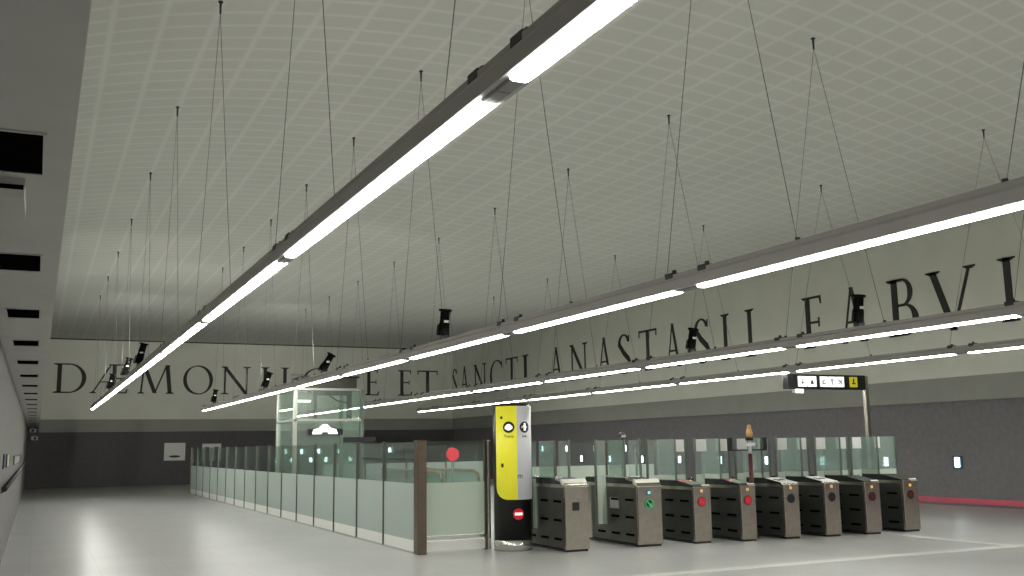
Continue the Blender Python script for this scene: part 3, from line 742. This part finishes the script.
# small things on the gate line
t = thing('reader_pole', 'slim dark pole with round cap behind the green-arrow gate', 'pole', (9.83, 16.12, 0))
MB().tube((0, 0, 0), (0, 0, 1.80), .028, 12).lathe([(.07, 0), (.07, .02)], n=16).build('pole', M['black'], t)
MB().sphere((0, 0, 1.82), .06).build('cap', M['black'], t); MB().box(-.04, .04, -.07, -.045, 1.77, 1.82).build('cap_plate', M['pale_steel'], t)
t = thing('round_mirror', 'black rimmed round mirror on a stalk right of the slim pole', 'mirror', (9.60, 15.25, 0))
MB().tube((0, .03, 0), (0, .03, 1.5), .022, 10).lathe([(.08, 0), (.08, .02)], n=16).build('stalk', M['frame_teal'], t)
MB().tube((0, -.02, 1.60), (0, .04, 1.60), .085, 28).build('rim', M['black'], t)
MB().tube((0, -.028, 1.58), (0, -.018, 1.58), .055, 20).build('glass_face', M['polished'], t)
t = thing('beacon_pole', 'dark red pole topped by an orange beacon behind the red-display gates', 'pole', (11.50, 14.52, 0))
MB().tube((0, 0, 0), (0, 0, 1.45), .04, 12).lathe([(.09, 0), (.09, .02)], n=16).build('pole', M['maroon'], t)
MB().tube((0, 0, 1.45), (0, 0, 1.72), .028, 12).box(-.07, .10, -.03, .03, 1.58, 1.64).build('bracket', M['white'], t)
MB().box(-.42, .40, .035, .06, 1.50, 1.525).box(-.44, -.36, .03, .065, 1.50, 1.73).box(.33, .41, .03, .065, 1.50, 1.73).build('crossarm', M['black'], t)
MB().tube((0, 0, 1.68), (0, 0, 1.735), .075, 16).build('collar', M['black'], t)
MB().lathe([(.05, 1.735), (.062, 1.80), (.05, 1.86), (.035, 1.90), (.04, 1.93), (.02, 1.96)], n=18).build('beacon', M['orange'], t)

# ------------------------------------------------------------------ overhead sign on its pole
SX, SY = 14.93, 17.5
t = thing('overhead_sign', 'black overhead sign with lit white pictograms on one pole above the gates', 'sign', (SX, SY, 0))
MB().box(2.30, 2.40, -.03, .07, 0, 3.12, .01).build('pole', M['steel'], t); MB().box(2.2, 2.5, -.13, .17, 0, .02).build('foot_plate', M['steel'], t)
bd = MB().box(0, 2.29, -.06, .10, 2.80, 3.13, .01).build('sign_box', M['black'], t)
def pict(x0, w, m_, marks):
    p = MB().box(x0, x0+w, -.07, -.059, 2.855, 3.085, .012).build('pictogram', M[m_], t)
    s = MB()
    for P in marks: s.prism([(x0 + u*w, 2.855 + v*.23) for u, v in P], 'y', -.074, -.068)
    s.build('symbol', M['ink' if m_ != 'sign_white' else 'side_grey'], p)
    return p
pict(.30, .25, 'sign_white', [[(.45,.75),(.55,.75),(.55,.4),(.45,.4)], [(.3,.42),(.7,.42),(.5,.22)]])
pict(.57, .25, 'sign_white', [[(.5,.72),(.56,.62),(.72,.25),(.28,.25),(.44,.62)]])
pict(.93, .22, 'sign_white', [[(.3,.25),(.42,.25),(.42,.6),(.3,.6)], [(.42,.25),(.72,.25),(.72,.36),(.42,.36)], [(.5,.5),(.62,.62),(.4,.75)]])
pict(1.17, .22, 'sign_white', [[(.42,.22),(.54,.22),(.54,.7),(.42,.7)], [(.3,.64),(.7,.64),(.7,.74),(.3,.74)]])
pict(1.41, .22, 'sign_white', [[(.2,.7),(.3,.78),(.8,.32),(.72,.22)], [(.55,.6),(.7,.72),(.8,.5)], [(.2,.3),(.4,.3),(.4,.4),(.2,.4)]])
pict(1.80, .23, 'sign_yellow', [[(.3,.3),(.75,.3),(.75,.42),(.3,.42)], [(.4,.42),(.52,.42),(.62,.72),(.42,.72)], [(.46,.74),(.6,.74),(.6,.86),(.46,.86)]])
MB().box(.22, .46, -.05, .06, 2.72, 2.80, .008).build('lamp_case', M['white'], t)
MB().box(.23, .45, -.056, -.045, 2.715, 2.795, .004).build('small_lamp', M['lift_lamp'], t)

# ------------------------------------------------------------------ world and camera
w = bpy.data.worlds.new('World'); S.world = w; w.use_nodes = True
w.node_tree.nodes['Background'].inputs[0].default_value = (.5, .52, .5, 1); w.node_tree.nodes['Background'].inputs[1].default_value = .02
F, VPX, VPY, ROLL, HC = 1000., 36., 453., .0152, 1.65
d = Vector((VPX-512, VPY-288, F)).normalized()
u = d.cross(Vector((1, -ROLL, 0))).normalized()
if u.y > 0: u = -u
r = d.cross(u)
if r.x < 0: r = -r
cam = bpy.data.cameras.new('Camera'); co = bpy.data.objects.new('Camera', cam); COL.objects.link(co)
cam.sensor_width = 36; cam.lens = F/1024*36; cam.clip_start = .02; cam.clip_end = 300
right = Vector((r.x, d.x, u.x)); down = Vector((r.y, d.y, u.y)); fwd = Vector((r.z, d.z, u.z))
mw = Matrix((right, -down, -fwd)).transposed().to_4x4(); mw.translation = (0, 0, HC)
co.matrix_world = mw
S.camera = co
S.view_settings.view_transform = 'Standard'; S.view_settings.look = 'None'
S.view_settings.exposure = 0; S.view_settings.gamma = 1; S.view_settings.use_curve_mapping = False
S.cycles.use_denoising = True
S.cycles.max_bounces = 10; S.cycles.transparent_max_bounces = 24; S.cycles.diffuse_bounces = 5
S.cycles.sample_clamp_indirect = 6
